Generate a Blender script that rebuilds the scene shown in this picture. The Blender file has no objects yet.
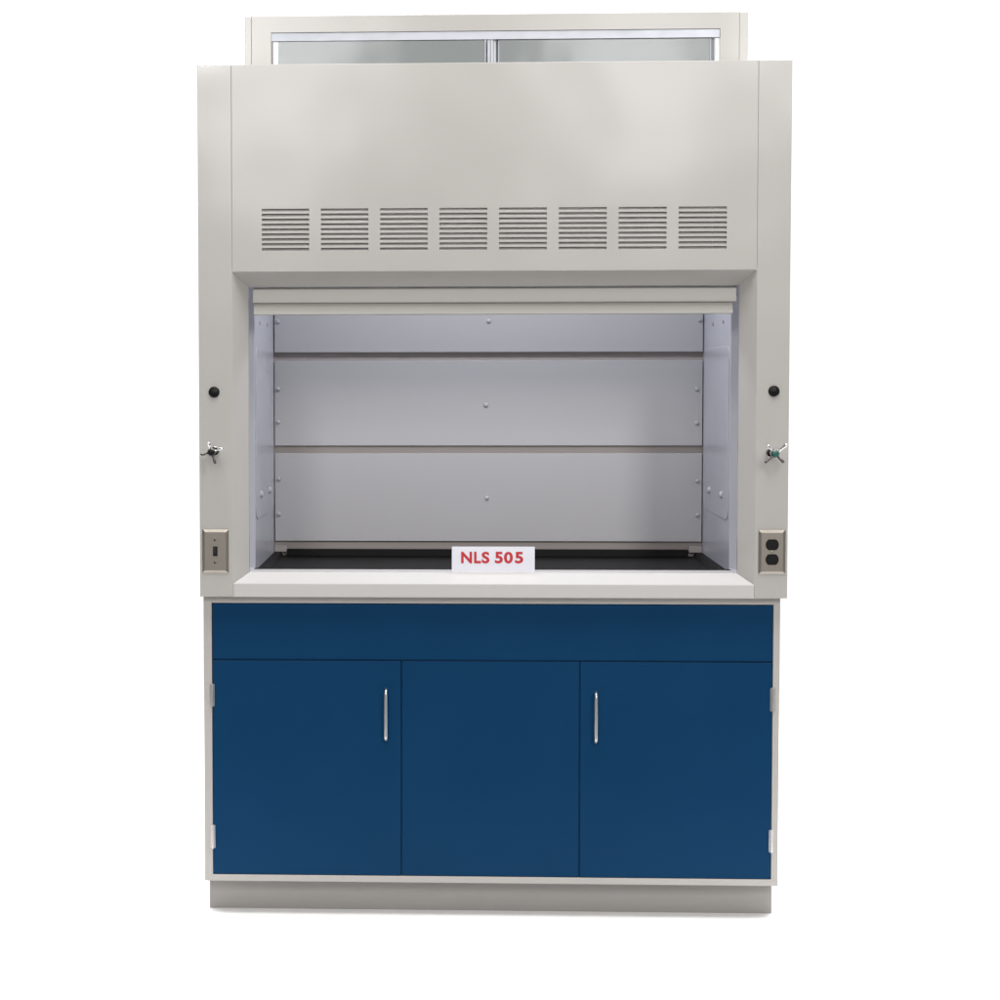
import bpy, bmesh, math, random
from mathutils import Vector, Matrix
random.seed(4)
S = bpy.context.scene
COL = S.collection

# ------------------------------------------------------------------ camera
def look_axes(yaw, pitch, roll):
    right = Vector((math.cos(yaw), math.sin(yaw), 0)); f0 = Vector((-math.sin(yaw), math.cos(yaw), 0))
    fwd = f0*math.cos(pitch) + Vector((0, 0, math.sin(pitch))); up = right.cross(fwd)
    return right*math.cos(roll)+up*math.sin(roll), -right*math.sin(roll)+up*math.cos(roll), fwd
cd = bpy.data.cameras.new('camera'); cam = bpy.data.objects.new('camera', cd); COL.objects.link(cam)
r_, u_, f_ = look_axes(0.0477, -0.0554, -0.0016)
M = Matrix((r_, u_, -f_)).transposed().to_4x4(); M.translation = Vector((-0.1072, -5.5929, 1.4482))
cam.matrix_world = M
cd.sensor_width = 36; cd.lens = 36*2.115
cd.shift_x = 0.1489; cd.shift_y = -0.0043
cd.clip_start = 0.05; cd.clip_end = 200
S.camera = cam

# ------------------------------------------------------------------ world: bright white studio surround behind, dimmer room behind the camera
w = bpy.data.worlds.new('World'); S.world = w; w.use_nodes = True
nt = w.node_tree; nt.nodes.clear()
tc = nt.nodes.new('ShaderNodeTexCoord'); sp = nt.nodes.new('ShaderNodeSeparateXYZ')
mr = nt.nodes.new('ShaderNodeMapRange'); mr.interpolation_type = 'SMOOTHSTEP'
mr.inputs['From Min'].default_value = -0.1; mr.inputs['From Max'].default_value = 0.45
cr = nt.nodes.new('ShaderNodeMix'); cr.data_type = 'RGBA'
cr.inputs['A'].default_value = (0.315, 0.315, 0.32, 1); cr.inputs['B'].default_value = (1.15, 1.15, 1.15, 1)
bg = nt.nodes.new('ShaderNodeBackground'); wo = nt.nodes.new('ShaderNodeOutputWorld')
nt.links.new(tc.outputs['Generated'], sp.inputs[0]); nt.links.new(sp.outputs['Y'], mr.inputs['Value'])
nt.links.new(mr.outputs[0], cr.inputs['Factor']); nt.links.new(cr.outputs['Result'], bg.inputs['Color'])
nt.links.new(bg.outputs[0], wo.inputs[0])

# ------------------------------------------------------------------ lamps
def lamp(name, loc, target, sx, sy, power, color=(1, 1, 1)):
    d = bpy.data.lights.new(name, 'AREA'); d.shape = 'RECTANGLE'; d.size = sx; d.size_y = sy
    d.energy = power; d.color = color
    o = bpy.data.objects.new(name, d); COL.objects.link(o); o.location = loc
    o.rotation_euler = (Vector(target)-Vector(loc)).to_track_quat('-Z', 'Y').to_euler()
    return o
lamp('overhead_softbox', (0.2, -1.25, 4.9), (0.1, -0.7, 0.0), 3.8, 1.8, 188, (1.0, 0.99, 0.97))
lamp('backdrop_lamp', (0.0, 2.6, 5.0), (0, 2.0, 0), 7, 4, 560)
lamp('ceiling_lamp', (-2.1, -9.0, 4.6), (0, 0, 1.6), 1.2, 2.0, 165, (1.0, 0.99, 0.975))
lamp('ceiling_lamp', (2.9, -8.6, 4.6), (0, 0, 1.6), 1.2, 2.0, 250, (1.0, 0.99, 0.975))
o = lamp('reflection_lamp', (-1.20, -9.0, 3.45), (-1.20, 0, 3.45), 0.72, 1.5, 21); o.rotation_euler.rotate_axis('Z', -0.45)  # two added lamps, tilted to reflect as pale patches in glass and front panel
o = lamp('reflection_lamp', (1.16, -9.0, 3.45), (1.16, 0, 3.45), 0.95, 1.5, 28); o.rotation_euler.rotate_axis('Z', 0.3)
lamp('chamber_lamp', (0, 0.33, 2.14), (0, 0.43, 1.0), 1.0, 0.12, 9, (0.86, 0.90, 1.0))
S.view_settings.view_transform = 'Standard'; S.view_settings.look = 'None'
S.view_settings.exposure = 0; S.view_settings.gamma = 1
S.render.engine = 'CYCLES'
S.cycles.max_bounces = 10; S.cycles.transparent_max_bounces = 12

# ------------------------------------------------------------------ materials
def mat(name, color, rough=0.5, metal=0.0, spec=0.5, bump=0.0, bscale=300, var=0.0, vscale=3.0, rvar=0.0, trans=0.0, coat=0.0, stretch=None):
    m = bpy.data.materials.new(name); m.use_nodes = True; n = m.node_tree; b = n.nodes['Principled BSDF']
    b.inputs['Base Color'].default_value = (*color, 1); b.inputs['Roughness'].default_value = rough
    b.inputs['Metallic'].default_value = metal; b.inputs['Specular IOR Level'].default_value = spec
    b.inputs['Transmission Weight'].default_value = trans; b.inputs['Coat Weight'].default_value = coat
    t = n.nodes.new('ShaderNodeTexCoord'); mp = n.nodes.new('ShaderNodeMapping')
    n.links.new(t.outputs['Object'], mp.inputs[0])
    if stretch: mp.inputs['Scale'].default_value = stretch
    if var or rvar:
        z = n.nodes.new('ShaderNodeTexNoise'); z.inputs['Scale'].default_value = vscale; z.inputs['Detail'].default_value = 1.5
        n.links.new(mp.outputs[0], z.inputs['Vector'])
    if var:
        mx = n.nodes.new('ShaderNodeMix'); mx.data_type = 'RGBA'
        mx.inputs['A'].default_value = (*[c*(1-var) for c in color], 1); mx.inputs['B'].default_value = (*[min(1, c*(1+var)) for c in color], 1)
        n.links.new(z.outputs['Fac'], mx.inputs['Factor']); n.links.new(mx.outputs['Result'], b.inputs['Base Color'])
    if rvar:
        r = n.nodes.new('ShaderNodeMapRange'); r.inputs['To Min'].default_value = rough-rvar; r.inputs['To Max'].default_value = rough+rvar
        n.links.new(z.outputs['Fac'], r.inputs['Value']); n.links.new(r.outputs[0], b.inputs['Roughness'])
    if bump:
        z2 = n.nodes.new('ShaderNodeTexNoise'); z2.inputs['Scale'].default_value = bscale; z2.inputs['Detail'].default_value = 1
        n.links.new(mp.outputs[0], z2.inputs['Vector'])
        bp = n.nodes.new('ShaderNodeBump'); bp.inputs['Strength'].default_value = 1; bp.inputs['Distance'].default_value = bump
        n.links.new(z2.outputs['Fac'], bp.inputs['Height']); n.links.new(bp.outputs[0], b.inputs['Normal'])
    return m
PAINT = mat('warm_white_enamel', (0.408, 0.392, 0.372), 0.16, spec=0.5, bump=0.007, bscale=2.6, var=0.02, vscale=2.2, rvar=0.05)
SILLP = mat('sill_enamel', (0.48, 0.465, 0.455), 0.3, bump=0.0002, bscale=20, rvar=0.05)
LINER = mat('liner_enamel', (0.475, 0.462, 0.464), 0.30, spec=0.5, bump=0.0002, bscale=3, var=0.012, vscale=3, rvar=0.03)
SIDEL = mat('side_liner_enamel', (0.52, 0.52, 0.565), 0.26, spec=0.5, bump=0.0002, bscale=3, var=0.012, rvar=0.03)
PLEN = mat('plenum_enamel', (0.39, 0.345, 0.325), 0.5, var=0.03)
BLUE = mat('blue_enamel', (0.0022, 0.0345, 0.093), 0.40, spec=0.09, bump=0.0012, bscale=5, var=0.07, vscale=4, rvar=0.06)
HANDLE = mat('sash_handle_enamel', (0.45, 0.437, 0.405), 0.45, var=0.02)
SATIN = mat('satin_chrome', (0.62, 0.61, 0.60), 0.3, metal=1)
TOE_SHADE = mat('toe_kick_shade_grey', (0.29, 0.275, 0.26), 0.45, bump=0.0003, bscale=8, var=0.02)  # cabinet grey darkened: shade of the recess put into the colour
CAB = mat('cabinet_grey_enamel', (0.40, 0.378, 0.358), 0.4, bump=0.0003, bscale=8, var=0.02)
BLACK = mat('black_epoxy', (0.006, 0.0055, 0.006), 0.5, spec=0.18, bump=0.0003, bscale=120, var=0.2, vscale=20)
BLACK.node_tree.nodes['Principled BSDF'].inputs['Specular IOR Level'].default_value = 0.08
PLASTIC = mat('black_plastic', (0.006, 0.0055, 0.0055), 0.4, spec=0.2)
STEEL = mat('brushed_steel', (0.36, 0.325, 0.285), 0.38, metal=1, bump=0.0001, bscale=60, stretch=(40, 40, 1), var=0.08, vscale=10)
CHROME = mat('chrome', (0.78, 0.78, 0.78), 0.14, metal=1)
DSTEEL = mat('dark_chrome', (0.11, 0.10, 0.10), 0.3, metal=1)
ALU = mat('satin_aluminium', (0.33, 0.34, 0.365), 0.42, metal=1, rvar=0.08, vscale=30)
WPLAST = mat('white_plastic', (0.47, 0.465, 0.475), 0.4)
BOLT = mat('bolt_cap_plastic', (0.58, 0.58, 0.60), 0.4)
GREEN = mat('green_plastic', (0.01, 0.10, 0.075), 0.3)
PAPER = mat('white_card', (0.72, 0.715, 0.775), 0.7, bump=0.0001, bscale=400)
RED = mat('red_ink', (0.50, 0.018, 0.028), 0.6)
SHEET = mat('white_backdrop_paper', (0.97, 0.97, 0.97), 0.9, spec=0.1)
FLOOR = mat('dark_studio_floor', (0.10, 0.098, 0.095), 0.6, var=0.2, vscale=2, bump=0.0005, bscale=40)
GLASS = mat('grey_tinted_glass', (0.275, 0.292, 0.287), 0.10, trans=1.0, bump=0.0006, bscale=9)
GLASS.node_tree.nodes['Principled BSDF'].inputs['IOR'].default_value = 1.5

# ------------------------------------------------------------------ builders
def obj(name, bm, m, parent=None, smooth=False, bev=0.0):
    me = bpy.data.meshes.new(name)
    bmesh.ops.recalc_face_normals(bm, faces=bm.faces)
    bm.to_mesh(me); bm.free(); me.materials.append(m)
    o = bpy.data.objects.new(name, me); COL.objects.link(o)
    if parent: o.parent = parent
    if smooth:
        for p in me.polygons: p.use_smooth = True
    if bev:
        b = o.modifiers.new('Bevel', 'BEVEL'); b.width = bev; b.segments = 3; b.limit_method = 'ANGLE'; b.angle_limit = math.radians(25)
        b.harden_normals = True
        for p in me.polygons: p.use_smooth = True
        try: me.set_sharp_from_angle(angle=math.radians(40))
        except Exception: pass
    return o
def NB(): return bmesh.new()
def box(bm, x0, x1, y0, y1, z0, z1):
    v = [bm.verts.new((x, y, z)) for x in (x0, x1) for y in (y0, y1) for z in (z0, z1)]
    for f in ((0, 1, 3, 2), (4, 6, 7, 5), (0, 4, 5, 1), (2, 3, 7, 6), (0, 2, 6, 4), (1, 5, 7, 3)):
        bm.faces.new([v[i] for i in f])
    return bm
def prism(bm, pts, axis, a, b):
    # pts 2-D: axis 'x' -> (y,z); 'z' -> (x,y); 'y' -> (x,z)
    def P(p, t): return {'x': (t, p[0], p[1]), 'z': (p[0], p[1], t), 'y': (p[0], t, p[1])}[axis]
    A = [bm.verts.new(P(p, a)) for p in pts]; B = [bm.verts.new(P(p, b)) for p in pts]
    bm.faces.new(A); bm.faces.new(B[::-1])
    for i in range(len(pts)):
        j = (i+1) % len(pts); bm.faces.new((A[i], A[j], B[j], B[i]))
    return bm
def cyl(bm, c, d, r0, r1, h, n=24):
    d = Vector(d).normalized(); q = d.to_track_quat('Z', 'Y').to_matrix().to_4x4(); q.translation = Vector(c)+d*h/2
    bmesh.ops.create_cone(bm, cap_ends=True, segments=n, radius1=r0, radius2=r1, depth=h, matrix=q)
    return bm
def lathe(bm, c, d, prof, n=28):
    # prof: list of (radius, height along d)
    d = Vector(d).normalized(); q = d.to_track_quat('Z', 'Y').to_matrix(); rings = []
    for r, h in prof:
        if r < 1e-6: rings.append([bm.verts.new(Vector(c)+q @ Vector((0, 0, h)))])
        else: rings.append([bm.verts.new(Vector(c)+q @ Vector((r*math.cos(2*math.pi*i/n), r*math.sin(2*math.pi*i/n), h))) for i in range(n)])
    for A, B in zip(rings, rings[1:]):
        for i in range(n):
            j = (i+1) % n
            if len(A) == 1: bm.faces.new((A[0], B[i], B[j]))
            elif len(B) == 1: bm.faces.new((A[i], A[j], B[0]))
            else: bm.faces.new((A[i], A[j], B[j], B[i]))
    if len(rings[0]) > 1: bm.faces.new(rings[0])
    if len(rings[-1]) > 1: bm.faces.new(rings[-1])
    return bm
def tube(bm, pts, rad, n=14):
    pts = [Vector(p) for p in pts]; rings = []; rr = rad if isinstance(rad, (list, tuple)) else [rad]*len(pts)
    for i, p in enumerate(pts):
        t = (pts[min(i+1, len(pts)-1)]-pts[max(i-1, 0)]).normalized()
        ref = Vector((1, 0, 0)) if abs(t.x) < 0.9 else Vector((0, 0, 1))
        a = t.cross(ref).normalized(); b = t.cross(a)
        rings.append([bm.verts.new(p+(a*math.cos(2*math.pi*k/n)+b*math.sin(2*math.pi*k/n))*rr[i]) for k in range(n)])
    for A, B in zip(rings, rings[1:]):
        for i in range(n):
            j = (i+1) % n; bm.faces.new((A[i], A[j], B[j], B[i]))
    bm.faces.new(rings[0]); bm.faces.new(rings[-1][::-1])
    return bm
def rrect(x0, x1, y0, y1, r, n=8):
    out = []
    for cx, cy, a in ((x1-r, y1-r, 0), (x0+r, y1-r, 90), (x0+r, y0+r, 180), (x1-r, y0+r, 270)):
        for k in range(n+1):
            t = math.radians(a+90*k/n); out.append((cx+r*math.cos(t), cy+r*math.sin(t)))
    return out
def thing(name, label, cat, loc=(0, 0, 0)):
    o = bpy.data.objects.new(name, None); COL.objects.link(o); o.location = loc
    o['label'] = label; o['category'] = cat; o.empty_display_size = 0.1
    return o
def copy_part(src, parent, dx=0, dy=0, dz=0):
    c = src.copy(); COL.objects.link(c); c.parent = parent; c.location = Vector(src.location)+Vector((dx, dy, dz)); return c

# ------------------------------------------------------------------ setting
b = NB(); v = [b.verts.new(p) for p in ((-4, -0.85, 0), (4, -0.85, 0), (4, 4.2, 0), (-4, 4.2, 0))]; b.faces.new(v)
o = obj('ground', b, SHEET); o['kind'] = 'structure'
b = NB(); v = [b.verts.new(p) for p in ((-9, -13, -0.004), (9, -13, -0.004), (9, -0.6, -0.004), (-9, -0.6, -0.004))]; b.faces.new(v)
o = obj('floor', b, FLOOR); o['kind'] = 'structure'

# ================================================================== BASE CABINET
cab = thing('base_cabinet', 'low grey cabinet with blue doors and steel handles under the white hood', 'cabinet', (0, 0, 0))
XL, XR, YF = -0.7734, 0.7626, 0.0343
b = NB()
box(b, XL, XL+0.018, YF+0.02, 0.62, 0.093, 0.864)
box(b, XR-0.018, XR, YF+0.02, 0.62, 0.093, 0.864)
box(b, XL+0.018, XR-0.018, 0.60, 0.62, 0.093, 0.864)
box(b, XL+0.018, XR-0.018, YF+0.02, 0.60, 0.093, 0.108)
box(b, XL+0.018, XR-0.018, YF+0.03, 0.60, 0.846, 0.864)
obj('carcass', b, CAB, cab)
# face frame: one bent sheet-steel ring
b = NB(); o4 = [(XL, 0.093), (XR, 0.093), (XR, 0.866), (XL, 0.866)]; i4 = [(-0.7511, 0.1105), (0.7446, 0.1105), (0.7446, 0.8475), (-0.7511, 0.8475)]
V = [[b.verts.new((x, y, z)) for (x, z) in q] for q, y in ((o4, YF), (i4, YF), (o4, YF+0.02), (i4, YF+0.02))]
for i in range(4):
    j = (i+1) % 4
    b.faces.new((V[0][i], V[0][j], V[1][j], V[1][i])); b.faces.new((V[2][i], V[3][i], V[3][j], V[2][j]))
    b.faces.new((V[0][i], V[2][i], V[2][j], V[0][j])); b.faces.new((V[1][i], V[1][j], V[3][j], V[3][i]))
obj('face_frame', b, CAB, cab, bev=0.0016)
obj('toe_kick', box(NB(), -0.769, 0.758, 0.109, 0.60, 0.0, 0.0928), TOE_SHADE, cab, bev=0.001)
YP = YF+0.0012
obj('top_panel', box(NB(), -0.7497, 0.7432, YP, YP+0.018, 0.6965, 0.8458), BLUE, cab, bev=0.0015)
obj('centre_panel', box(NB(), -0.2402, 0.2327, YP+0.0012, YP+0.019, 0.1120, 0.6920), BLUE, cab, bev=0.0015)
b = NB(); box(b, -0.7492, 0.7427, YP+0.0045, YP+0.0175, 0.6925, 0.6960); box(b, -0.2430, -0.2408, YP+0.0045, YP+0.0175, 0.1125, 0.6915); box(b, 0.2333, 0.2354, YP+0.0045, YP+0.0175, 0.1125, 0.6915)
obj('inner_rail', b, BLUE, cab)
def pull(bm_parent, x, z0, z1):
    y0, y1 = YP, YP-0.026; r = 0.006; b = NB(); pts = []
    pts.append((x, y0, z0))
    for k in range(7):
        t = math.pi/2*k/6; pts.append((x, y1+0.012-0.012*math.sin(t), z0+0.012-0.012*math.cos(t)))
    for k in range(7):
        t = math.pi/2*k/6; pts.append((x, y1+0.012-0.012*math.cos(t), z1-0.012+0.012*math.sin(t)))
    pts.append((x, y0, z1))
    # drop the foot slightly into line with the bend
    tube(b, pts, 0.0044, 18)
    h = obj('handle', b, SATIN, bm_parent, smooth=True); return h
def hinge(parent, x, z0, z1):
    b = NB(); n = 5; h = (z1-z0)/n
    for k in range(n): cyl(b, (x, YF-0.0022, z0+k*h+0.0004), (0, 0, 1), 0.0042, 0.0042, h-0.0008, 16)
    cyl(b, (x, YF-0.0022, z0-0.002), (0, 0, 1), 0.0026, 0.0026, z1-z0+0.004, 12)
    box(b, x-0.0062, x+0.0062, YF-0.0012, YF+0.0004, z0, z1)
    obj('hinge', b, SATIN, parent)
d1 = obj('door', box(NB(), -0.7497, -0.2436, YP, YP+0.018, 0.1120, 0.6920), BLUE, cab, bev=0.0015); d1['label'] = 'blue door hinged on the left with its handle near the right edge'
pull(d1, -0.2828, 0.4815, 0.617); hinge(d1, -0.7508, 0.5685, 0.628); hinge(d1, -0.7508, 0.183, 0.245)
d2 = obj('door', box(NB(), 0.2360, 0.7432, YP, YP+0.018, 0.1120, 0.6920), BLUE, cab, bev=0.0015); d2['label'] = 'blue door hinged on the right with its handle near the left edge'
pull(d2, 0.2763, 0.479, 0.611); hinge(d2, 0.7443, 0.5635, 0.625); hinge(d2, 0.7443, 0.185, 0.244)

# ================================================================== FUME HOOD
hood = thing('fume_hood', 'white steel fume hood with vent slots and open chamber, on the blue cabinet', 'fume hood', (0, 0, 0))
ZB, ZT = 0.8676, 2.272
WH, XS, WO = 0.775, 0.6886, 0.650
ZC, ZC2, DB = 1.7307, 1.6922, 0.0546
# corner posts with bevelled inner edge
for s in (-1, 1):
    pts = [(s*WH, 0), (s*(XS+0.0006), 0), (s*(WO+0.0006), DB), (s*(WO+0.0006), 0.068), (s*WH, 0.068)]
    if s < 0: pts[0] = (-WH-0.003, 0); pts[-1] = (-WH-0.003, 0.068)
    obj('corner_post', prism(NB(), pts, 'z', ZB, ZT), PAINT, hood, bev=0.0014)
    # channel wall behind the post where the sash runs, then outer skin
    obj('side_panel', box(NB(), *sorted((s*0.757, s*(WH-0.0005))), 0.070, 0.93, ZB, ZT-0.002), PAINT, hood, bev=0.001)
    obj('sash_channel', box(NB(), *sorted((s*0.674, s*0.677)), 0.0685, 0.2015, 0.931, ZT-0.004), SIDEL, hood)
obj('back_panel', box(NB(), -0.757, 0.757, 0.915, 0.93, ZB, ZT-0.002), PAINT, hood)
obj('roof_panel', box(NB(), -0.757, 0.757, 0.13, 0.915, ZT-0.014, ZT-0.004), PAINT, hood)
# front panel with real slots
GX0, GP, GW = -0.6086, 0.15611, 0.1245
SZ0, SPZ, SH = 1.8910, 0.01288, 0.0070
xs = [-XS+0.0008]; 
for k in range(8): xs += [GX0+k*GP, GX0+k*GP+GW]
xs.append(XS-0.0008)
zs = [ZC+0.0006]
for k in range(8, -1, -1): zs += [SZ0-k*SPZ-SH/2, SZ0-k*SPZ+SH/2]
zs.append(ZT)
b = NB(); TH = 0.0022; gv = {}
def gvx(i, j, y):
    if (i, j, y) not in gv: gv[(i, j, y)] = b.verts.new((xs[i], y, zs[j]))
    return gv[(i, j, y)]
def hole(i, j): return 0 <= i < len(xs)-1 and 0 <= j < len(zs)-1 and i % 2 == 1 and j % 2 == 1
def solid(i, j): return 0 <= i < len(xs)-1 and 0 <= j < len(zs)-1 and not hole(i, j)
for i in range(len(xs)-1):
    for j in range(len(zs)-1):
        if hole(i, j): continue
        b.faces.new([gvx(i, j, 0), gvx(i+1, j, 0), gvx(i+1, j+1, 0), gvx(i, j+1, 0)])
        b.faces.new([gvx(i, j, TH), gvx(i, j+1, TH), gvx(i+1, j+1, TH), gvx(i+1, j, TH)])
        for (di, dj, e0, e1) in ((-1, 0, (i, j), (i, j+1)), (1, 0, (i+1, j), (i+1, j+1)), (0, -1, (i, j), (i+1, j)), (0, 1, (i, j+1), (i+1, j+1))):
            if not solid(i+di, j+dj):
                b.faces.new([gvx(*e0, 0), gvx(*e1, 0), gvx(*e1, TH), gvx(*e0, TH)])
# folded return along the top edge
fp = obj('front_panel', b, PAINT, hood)
bm2 = fp.modifiers.new('Bevel', 'BEVEL'); bm2.width = 0.0008; bm2.segments = 2; bm2.limit_method = 'ANGLE'
obj('top_return', box(NB(), -XS+0.001, XS-0.001, TH+0.0003, 0.045, ZT-0.006, ZT-0.0025), PAINT, fp)
# louvre blades of one grille, then copies
b = NB()
for k in range(9):
    z = SZ0-k*SPZ
    prism(b, [(TH+0.0004, z-SH/2-0.0012), (TH+0.0004, z-SH/2-0.0002), (TH+0.0100, z+SH/2+0.0022), (TH+0.0100, z+SH/2+0.0012)], 'x', GX0-0.002, GX0+GW+0.002)
g0 = obj('vent_grille', b, PAINT, fp)
for k in range(1, 8): copy_part(g0, fp, dx=k*GP)
obj('sash_cable', tube(NB(), [(0.572, TH+0.004, 1.75), (0.572, TH+0.004, 1.93)], 0.0014, 10), CHROME, fp)
# underside bevel of the header, mitred to the posts
b = NB(); t = 0.003
q = [(-XS, 0.0, ZC), (XS, 0.0, ZC), (WO, DB, ZC2), (-WO, DB, ZC2)]
A = [b.verts.new(p) for p in q]; Bv = [b.verts.new((x, y+t*0.6, z+t)) for x, y, z in q]
b.faces.new(A); b.faces.new(Bv[::-1])
for i in range(4): b.faces.new((A[i], A[(i+1) % 4], Bv[(i+1) % 4], Bv[i]))
obj('header_bevel', b, PAINT, hood)
obj('header_return', box(NB(), -WO, WO, DB-0.0002, DB+0.003, ZC2+0.0002, 1.80), PAINT, hood)

# ---- sash (raised, its top rail sticks out above the hood)
SXL, SXR, SZT = -0.6589, 0.6704, 2.4105
SY0, SY1 = 0.078, 0.106
b = NB(); ZI, ZI0 = 2.3665, 1.7200; XI0, XI1 = -0.5886, 0.5973
o4 = [(SXL+0.0172, 1.6922), (SXR-0.0225, 1.6922), (SXR-0.0225, SZT), (SXL+0.0172, SZT)]; i4 = [(XI0, ZI0), (XI1, ZI0), (XI1, ZI), (XI0, ZI)]
V = [[b.verts.new((x, y, z)) for (x, z) in qq] for qq, y in ((o4, SY0), (i4, SY0), (o4, SY1), (i4, SY1))]
for i in range(4):
    j = (i+1) % 4
    b.faces.new((V[0][i], V[0][j], V[1][j], V[1][i])); b.faces.new((V[2][i], V[3][i], V[3][j], V[2][j]))
    b.faces.new((V[0][i], V[2][i], V[2][j], V[0][j])); b.faces.new((V[1][i], V[1][j], V[3][j], V[3][i]))
sash = obj('sash', b, PAINT, hood, bev=0.0012)
for x0, x1 in ((SXL, SXL+0.0170), (SXR-0.0223, SXR)):
    obj('guide_rail', box(NB(), x0, x1, SY0+0.001, SY1-0.001, 1.70, SZT-0.001), PAINT, sash, bev=0.0012)
# aluminium top track with two grooves
b = NB()
prism(b, [(SY0+0.004, ZI-0.0004), (SY0+0.004, ZI-0.0215), (SY0+0.0065, ZI-0.0215), (SY0+0.0065, ZI-0.006), (SY0+0.012, ZI-0.006), (SY0+0.012, ZI-0.0215), (SY0+0.0135, ZI-0.0215), (SY0+0.0135, ZI-0.006), (SY0+0.019, ZI-0.006), (SY0+0.019, ZI-0.0215), (SY0+0.0215, ZI-0.0215), (SY0+0.0215, ZI-0.0004)], 'x', XI0+0.0005, XI1-0.0005)
obj('track', b, ALU, sash)
obj('track', box(NB(), XI0+0.0005, XI1-0.0005, SY0+0.004, SY0+0.0215, ZI0+0.0004, ZI0+0.008), ALU, sash)
def pane(x0, x1, y, sts):
    g = obj('glass_pane', box(NB(), x0, x1, y, y+0.004, ZI0+0.009, ZI-0.008), GLASS, sash)
    return g
def stile(x0, x1, y0, y1, parent):
    # open channel profile: two bright flanges with a shaded web between
    f = 0.0034
    pr = [(x0, y0), (x0+f, y0), (x0+f, y1-0.002), (x1-f, y1-0.002), (x1-f, y0), (x1, y0), (x1, y1), (x0, y1)]
    obj('stile', prism(NB(), pr, 'z', ZI0+0.009, ZI-0.0222), ALU, parent, bev=0.0007)
pane(-0.5715, -0.0140, SY0+0.0075, None); pane(0.0085, 0.5800, SY0+0.0148, None)
stile(-0.0215, -0.0025, SY0+0.0035, SY0+0.0115, sash)
stile(-0.0010, 0.0175, SY0+0.0130, SY0+0.0195, sash)
stile(0.5725, 0.5865, SY0+0.0100, SY0+0.0200, sash)
obj('seal_strip', box(NB(), XI0+0.0008, XI0+0.0035, SY0+0.005, SY1-0.004, ZI0+0.009, ZI-0.0222), DSTEEL, sash)
# sash handle: upper rolled face and a lower finger lip
b = NB()
prism(b, [(0.0740, 1.6910), (0.0660, 1.6540), (0.0663, 1.6505), (0.0700, 1.6492), (0.0765, 1.6492), (0.0765, 1.6910)], 'x', -0.6400, 0.6450)
obj('handle', b, HANDLE, sash, bev=0.0012)
b = NB()
prism(b, [(0.0775, 1.6491), (0.0665, 1.6400), (0.0590, 1.6230), (0.0590, 1.6190), (0.0615, 1.6180), (0.0960, 1.6180), (0.0960, 1.6491)], 'x', -0.6370, 0.6345)
obj('bottom_rail', b, HANDLE, sash, bev=0.0008)

# ---- chamber liner
YB0 = 0.815
for s in (-1, 1):
    X0 = s*0.648
    sl = obj('side_liner', box(NB(), *sorted((X0, s*0.672)), 0.2, 0.90, 0.9095, 2.20), SIDEL, hood, bev=0.001)
    b = prism(NB(), rrect(0.225, 0.79, 1.058, 1.535, 0.035), 'x', X0-s*0.0022, X0-s*0.0001)
    obj('access_panel', b, SIDEL, sl, bev=0.0008)
    for (y, z) in ((0.352, 1.122), (0.626, 1.120)):
        b = lathe(NB(), (X0-s*0.002, y, z), (-s, 0, 0), [(0.010, 0), (0.010, 0.003), (0.007, 0.006), (0, 0.007)], 20)
        obj('screw', b, BOLT, sl, smooth=True)
    for (y, z) in ((0.357, 1.605), (0.594, 1.604)):
        b = lathe(NB(), (X0-s*0.0001, y, z), (-s, 0, 0), [(0.0062, 0), (0.0058, 0.0015), (0, 0.002)], 16)
        obj('screw', b, STEEL, sl, smooth=True)
for s in (-1, 1): obj('channel_floor', box(NB(), *sorted((s*0.6485, s*0.6735)), 0.0685, 0.1995, 0.920, 0.9283), SIDEL, hood)
obj('plenum_wall', box(NB(), -0.6475, 0.6475, 0.829, 0.837, 0.9092, 2.20), PLEN, hood)
obj('chamber_ceiling', box(NB(), -0.6475, 0.6475, 0.13, 0.90, 2.201, 2.21), LINER, hood)
obj('chamber_light', box(NB(), -0.55, 0.55, 0.25, 0.41, 2.150, 2.2005), WPLAST, hood, bev=0.003)
def baffle(z0, z1, fold_top, screws):
    b = NB()
    box(b, -0.6450, 0.6450, YB0, YB0+0.004, z0, z1)
    # folded return lips give the edges their depth
    box(b, -0.6445, 0.6445, YB0+0.0042, YB0+0.0075, z0+0.0003, z0+0.003)
    if fold_top: prism(b, [(YB0+0.0042, z1-0.003), (YB0+0.0042, z1-0.0005), (YB0+0.0137, z1+0.0015), (YB0+0.0137, z1-0.0010)], 'x', -0.6445, 0.6445)
    p = obj('baffle', b, LINER, hood, bev=0.0009)
    for (x, z) in screws:
        c = lathe(NB(), (x, YB0-0.0001, z), (0, -1, 0), [(0.0068, 0), (0.0064, 0.002), (0.0042, 0.0042), (0, 0.0048)], 18)
        obj('screw', c, WPLAST, p, smooth=True)
baffle(1.5268, 2.15, False, [(0.0035, 1.620), (-0.634, 1.6195), (0.6350, 1.621)])
baffle(1.2444, 1.4997, True, [(-0.005, 1.367), (-0.634, 1.416), (0.6285, 1.414), (-0.634, 1.316), (0.6290, 1.312)])
baffle(0.9546, 1.2202, True, [(-0.0015, 1.0856), (-0.633, 1.1427), (0.6320, 1.1376), (-0.633, 1.036), (0.6325, 1.035)])
for s in (-1, 1):
    obj('baffle_bracket', box(NB(), *sorted((s*0.608, s*0.6465)), YB0-0.004, YB0+0.0135, 0.9215, 0.9400), PLEN, hood, bev=0.001)
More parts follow.
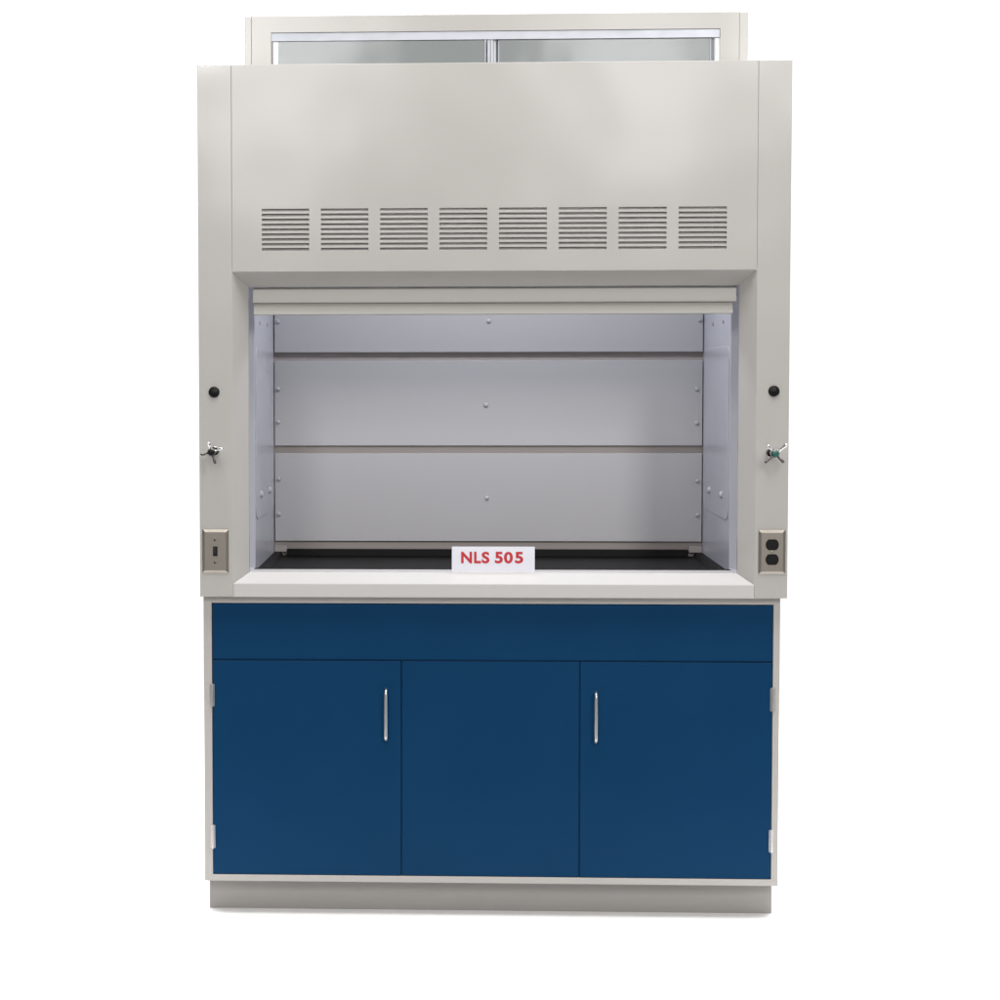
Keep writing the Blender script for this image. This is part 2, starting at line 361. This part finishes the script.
# ---- black dished worktop
b = NB()
box(b, -0.6475, 0.6475, 0.2, 0.8285, 0.890, 0.9090)
box(b, -0.6480, 0.6480, 0.1405, 0.1995, 0.890, 0.9270)
wt = obj('worktop', b, BLACK, hood)
for s in (-1, 1):
    prism_pts = [(s*0.6475, 0.9092), (s*0.6475, 0.9210), (s*0.6300, 0.9210), (s*0.6200, 0.9092)]
    obj('raised_rim', prism(NB(), prism_pts, 'y', 0.2005, 0.8285), BLACK, wt, bev=0.0008)
obj('rear_ledge', box(NB(), -0.6078, 0.6046, YB0-0.012, YB0+0.006, 0.9092, 0.9307), PLASTIC, wt, bev=0.001)
# ---- front sill with sloped nose, mitred into the posts
b = NB()
prof = [(0.0, ZB), (0.0, 0.9015), (0.0008, 0.9034), (DB, 0.9291), (0.139, 0.9291), (0.139, 0.912), (0.10, 0.905), (0.10, ZB)]
# width narrows with the slope
def halfw(y): return XS-0.0008 if y <= 0.001 else (WO-0.0006)
L = [b.verts.new((-halfw(y)-0.0012*0, y, z)) for y, z in prof]; Rr = [b.verts.new((halfw(y), y, z)) for y, z in prof]
b.faces.new(L); b.faces.new(Rr[::-1])
for i in range(len(prof)):
    j = (i+1) % len(prof); b.faces.new((L[i], L[j], Rr[j], Rr[i]))
bmesh.ops.triangulate(b, faces=[f for f in b.faces if len(f.verts) > 4])
obj('sill', b, SILLP, hood)
obj('base_frame', box(NB(), -0.755, 0.755, 0.102, 0.90, ZB, 0.889), PAINT, hood)

# ---- hole plugs
for x, z in ((-0.7375, 1.4125), (0.7348, 1.4132)):
    obj('hole_plug', lathe(NB(), (x, -0.0001, z), (0, -1, 0), [(0.0148, 0), (0.0145, 0.003), (0.0115, 0.0055), (0, 0.0065)], 32), PLASTIC, hood, smooth=True)
# ---- service valves: stem through the post, four-armed handle, coloured cap
def valve(x, z, xh, zh, arms, capm, label):
    yh = -0.088
    st = obj('service_valve', lathe(NB(), (x, -0.0001, z), (0, -1, 0), [(0.0125, 0), (0.0125, 0.003), (0.007, 0.006), (0.007, 0.050), (0.0085, 0.052), (0.0085, 0.066), (0.005, 0.068), (0.005, 0.080)], 28), CHROME, hood, smooth=False, bev=0.0006)
    st['label'] = label
    obj('flange', lathe(NB(), (x, -0.012, z), (0, -1, 0), [(0.0075, 0), (0.0115, 0.001), (0.0115, 0.007), (0.0075, 0.008)], 28), PLASTIC, st, bev=0.0005)
    hubm = NB(); lathe(hubm, (x, -0.076, z), (0, -1, 0), [(0.0095, 0), (0.0105, 0.002), (0.0105, 0.012), (0.008, 0.014)], 28)
    obj('hub', hubm, DSTEEL, st, bev=0.0005)
    for (dx, dz, m) in arms:
        L_ = math.hypot(dx, dz); ux, uz = dx/L_, dz/L_
        pts = [(x+ux*0.006, -0.083, z+uz*0.006), (x+ux*0.012, -0.084, z+uz*0.012), (x+ux*L_*0.6, -0.087, z+uz*L_*0.6), (x+ux*L_*0.92, -0.092, z+uz*L_*0.92), (x+ux*L_, -0.0935, z+uz*L_)]
        obj('arm', tube(NB(), pts, [0.0038, 0.0032, 0.0033, 0.0041, 0.0022], 12), m, st, smooth=True)
    obj('cap', lathe(NB(), (x, -0.0903, z), (0, -1, 0), [(0.0086, 0), (0.0086, 0.002), (0.006, 0.0042), (0.0025, 0.0036), (0, 0.0036)], 28), capm, st, smooth=True)
valve(-0.7360, 1.2555, 0, 0, [(-0.0270, -0.006, DSTEEL), (0.011, -0.029, DSTEEL), (-0.0060, 0.0260, CHROME), (0.031, 0.011, CHROME)], PLASTIC, 'valve handle with a black cap')
valve(0.7270, 1.2520, 0, 0, [(-0.026, -0.0225, DSTEEL), (0.0215, -0.0225, DSTEEL), (-0.0215, 0.0225, CHROME), (0.029, 0.0250, CHROME)], GREEN, 'valve handle with a green cap')

# ---- electrical plates
def plate(name, xc, zc, holes=None):
    wd, hg = 0.0712, 0.1172; b = NB(); rims = []
    for (ins, y) in ((0, -0.0002), (0.0004, -0.0018), (0.0075, -0.0058)):
        rims.append([b.verts.new((x, y, z)) for (x, z) in rrect(xc-wd/2+ins, xc+wd/2-ins, zc-hg/2+ins, zc+hg/2-ins, 0.0022, 3)])
    for A, B in zip(rims, rims[1:]):
        n = len(A)
        for i in range(n): b.faces.new((A[i], A[(i+1) % n], B[(i+1) % n], B[i]))
    b.faces.new(rims[-1]); b.faces.new(rims[0][::-1])
    return obj(name, b, STEEL, hood)
def pscrew(parent, x, z, m):
    b = lathe(NB(), (x, -0.0057, z), (0, -1, 0), [(0.0036, 0), (0.0034, 0.0009), (0, 0.0014)], 18)
    obj('screw', b, m, parent, smooth=True)
    # slot of the screw
    obj('screw_slot', box(NB(), x-0.0030, x+0.0030, -0.0075, -0.0069, z-0.0005, z+0.0005), PLASTIC, parent)
xc, zc = -0.7360, 0.9895
sw = plate('switch_plate', xc, zc)
pscrew(sw, xc-0.001, zc+0.0302, DSTEEL); pscrew(sw, xc-0.001, zc-0.0302, DSTEEL)
obj('switch_frame', box(NB(), xc-0.0060, xc+0.0060, -0.0066, -0.0056, zc-0.0130, zc+0.0130), PLASTIC, sw, bev=0.0003)
b = NB(); prism(b, [(-0.0064, zc-0.009), (-0.0064, zc+0.004), (-0.0175, zc+0.0115), (-0.0185, zc+0.0060)], 'x', xc-0.0042, xc+0.0042)
obj('toggle', b, PLASTIC, sw, bev=0.001)
xc, zc = 0.7336, 0.9905
ot = plate('outlet_plate', xc, zc)
SLOT = mat('dark_slot', (0.002, 0.002, 0.002), 0.8)
for dz in (0.0195, -0.0195):
    R_ = 0.0172; pts = []
    for k in range(40):
        t = 2*math.pi*k/40; pts.append((xc+R_*math.cos(t), zc+dz+max(-0.0143, min(0.0143, R_*math.sin(t)))))
    rc = obj('receptacle', prism(NB(), pts, 'y', -0.0072, -0.0056), PLASTIC, ot, bev=0.0004)
pscrew(ot, xc, zc, STEEL)

# ================================================================== SIGN CARD
card = thing('sign_card', 'small white paper card with red lettering, propped up on the front sill of the hood', 'sign', (0.0035, 0.062, 0.9292))
b = NB(); prism(b, [(0.0, 0.0), (0.0006, 0.0), (0.0006, 0.0690), (0.0, 0.0690)], 'x', -0.1107, 0.1107)
obj('card_face', b, PAPER, card)
b = NB(); prism(b, [(0.0007, 0.0), (0.030, 0.0), (0.030, 0.0006), (0.0007, 0.0006)], 'x', -0.1107, 0.1107)
obj('card_foot', b, PAPER, card)
bmT = bmesh.new()
for ch, ga, gb in (('N', 461.7, 471.9), ('L', 474.7, 480.9), ('S', 482.3, 489.3), ('5', 495.5, 502.7), ('0', 504.6, 512.7), ('5', 515.6, 523.1)):
    fc = bpy.data.curves.new('glyph', 'FONT'); fc.body = ch; fc.size = 1; fc.offset = 0.036
    fo = bpy.data.objects.new('glyph', fc); COL.objects.link(fo)
    me = bpy.data.meshes.new_from_object(fo.evaluated_get(bpy.context.evaluated_depsgraph_get())); bpy.data.objects.remove(fo)
    x0 = min(v.co.x for v in me.vertices); x1 = max(v.co.x for v in me.vertices); y0 = min(v.co.y for v in me.vertices); y1 = max(v.co.y for v in me.vertices)
    tx0, tx1 = [(u-452)/83*0.2214-0.1107 for u in (ga-0.4, gb+0.4)]
    for v in me.vertices:
        v.co = Vector((tx0+(v.co.x-x0)/(x1-x0)*(tx1-tx0), -0.0004, 0.0240+(v.co.y-y0)/(y1-y0)*0.0312))
    me.update(); bmT.from_mesh(me); bpy.data.meshes.remove(me)
obj('lettering', bmT, RED, card)
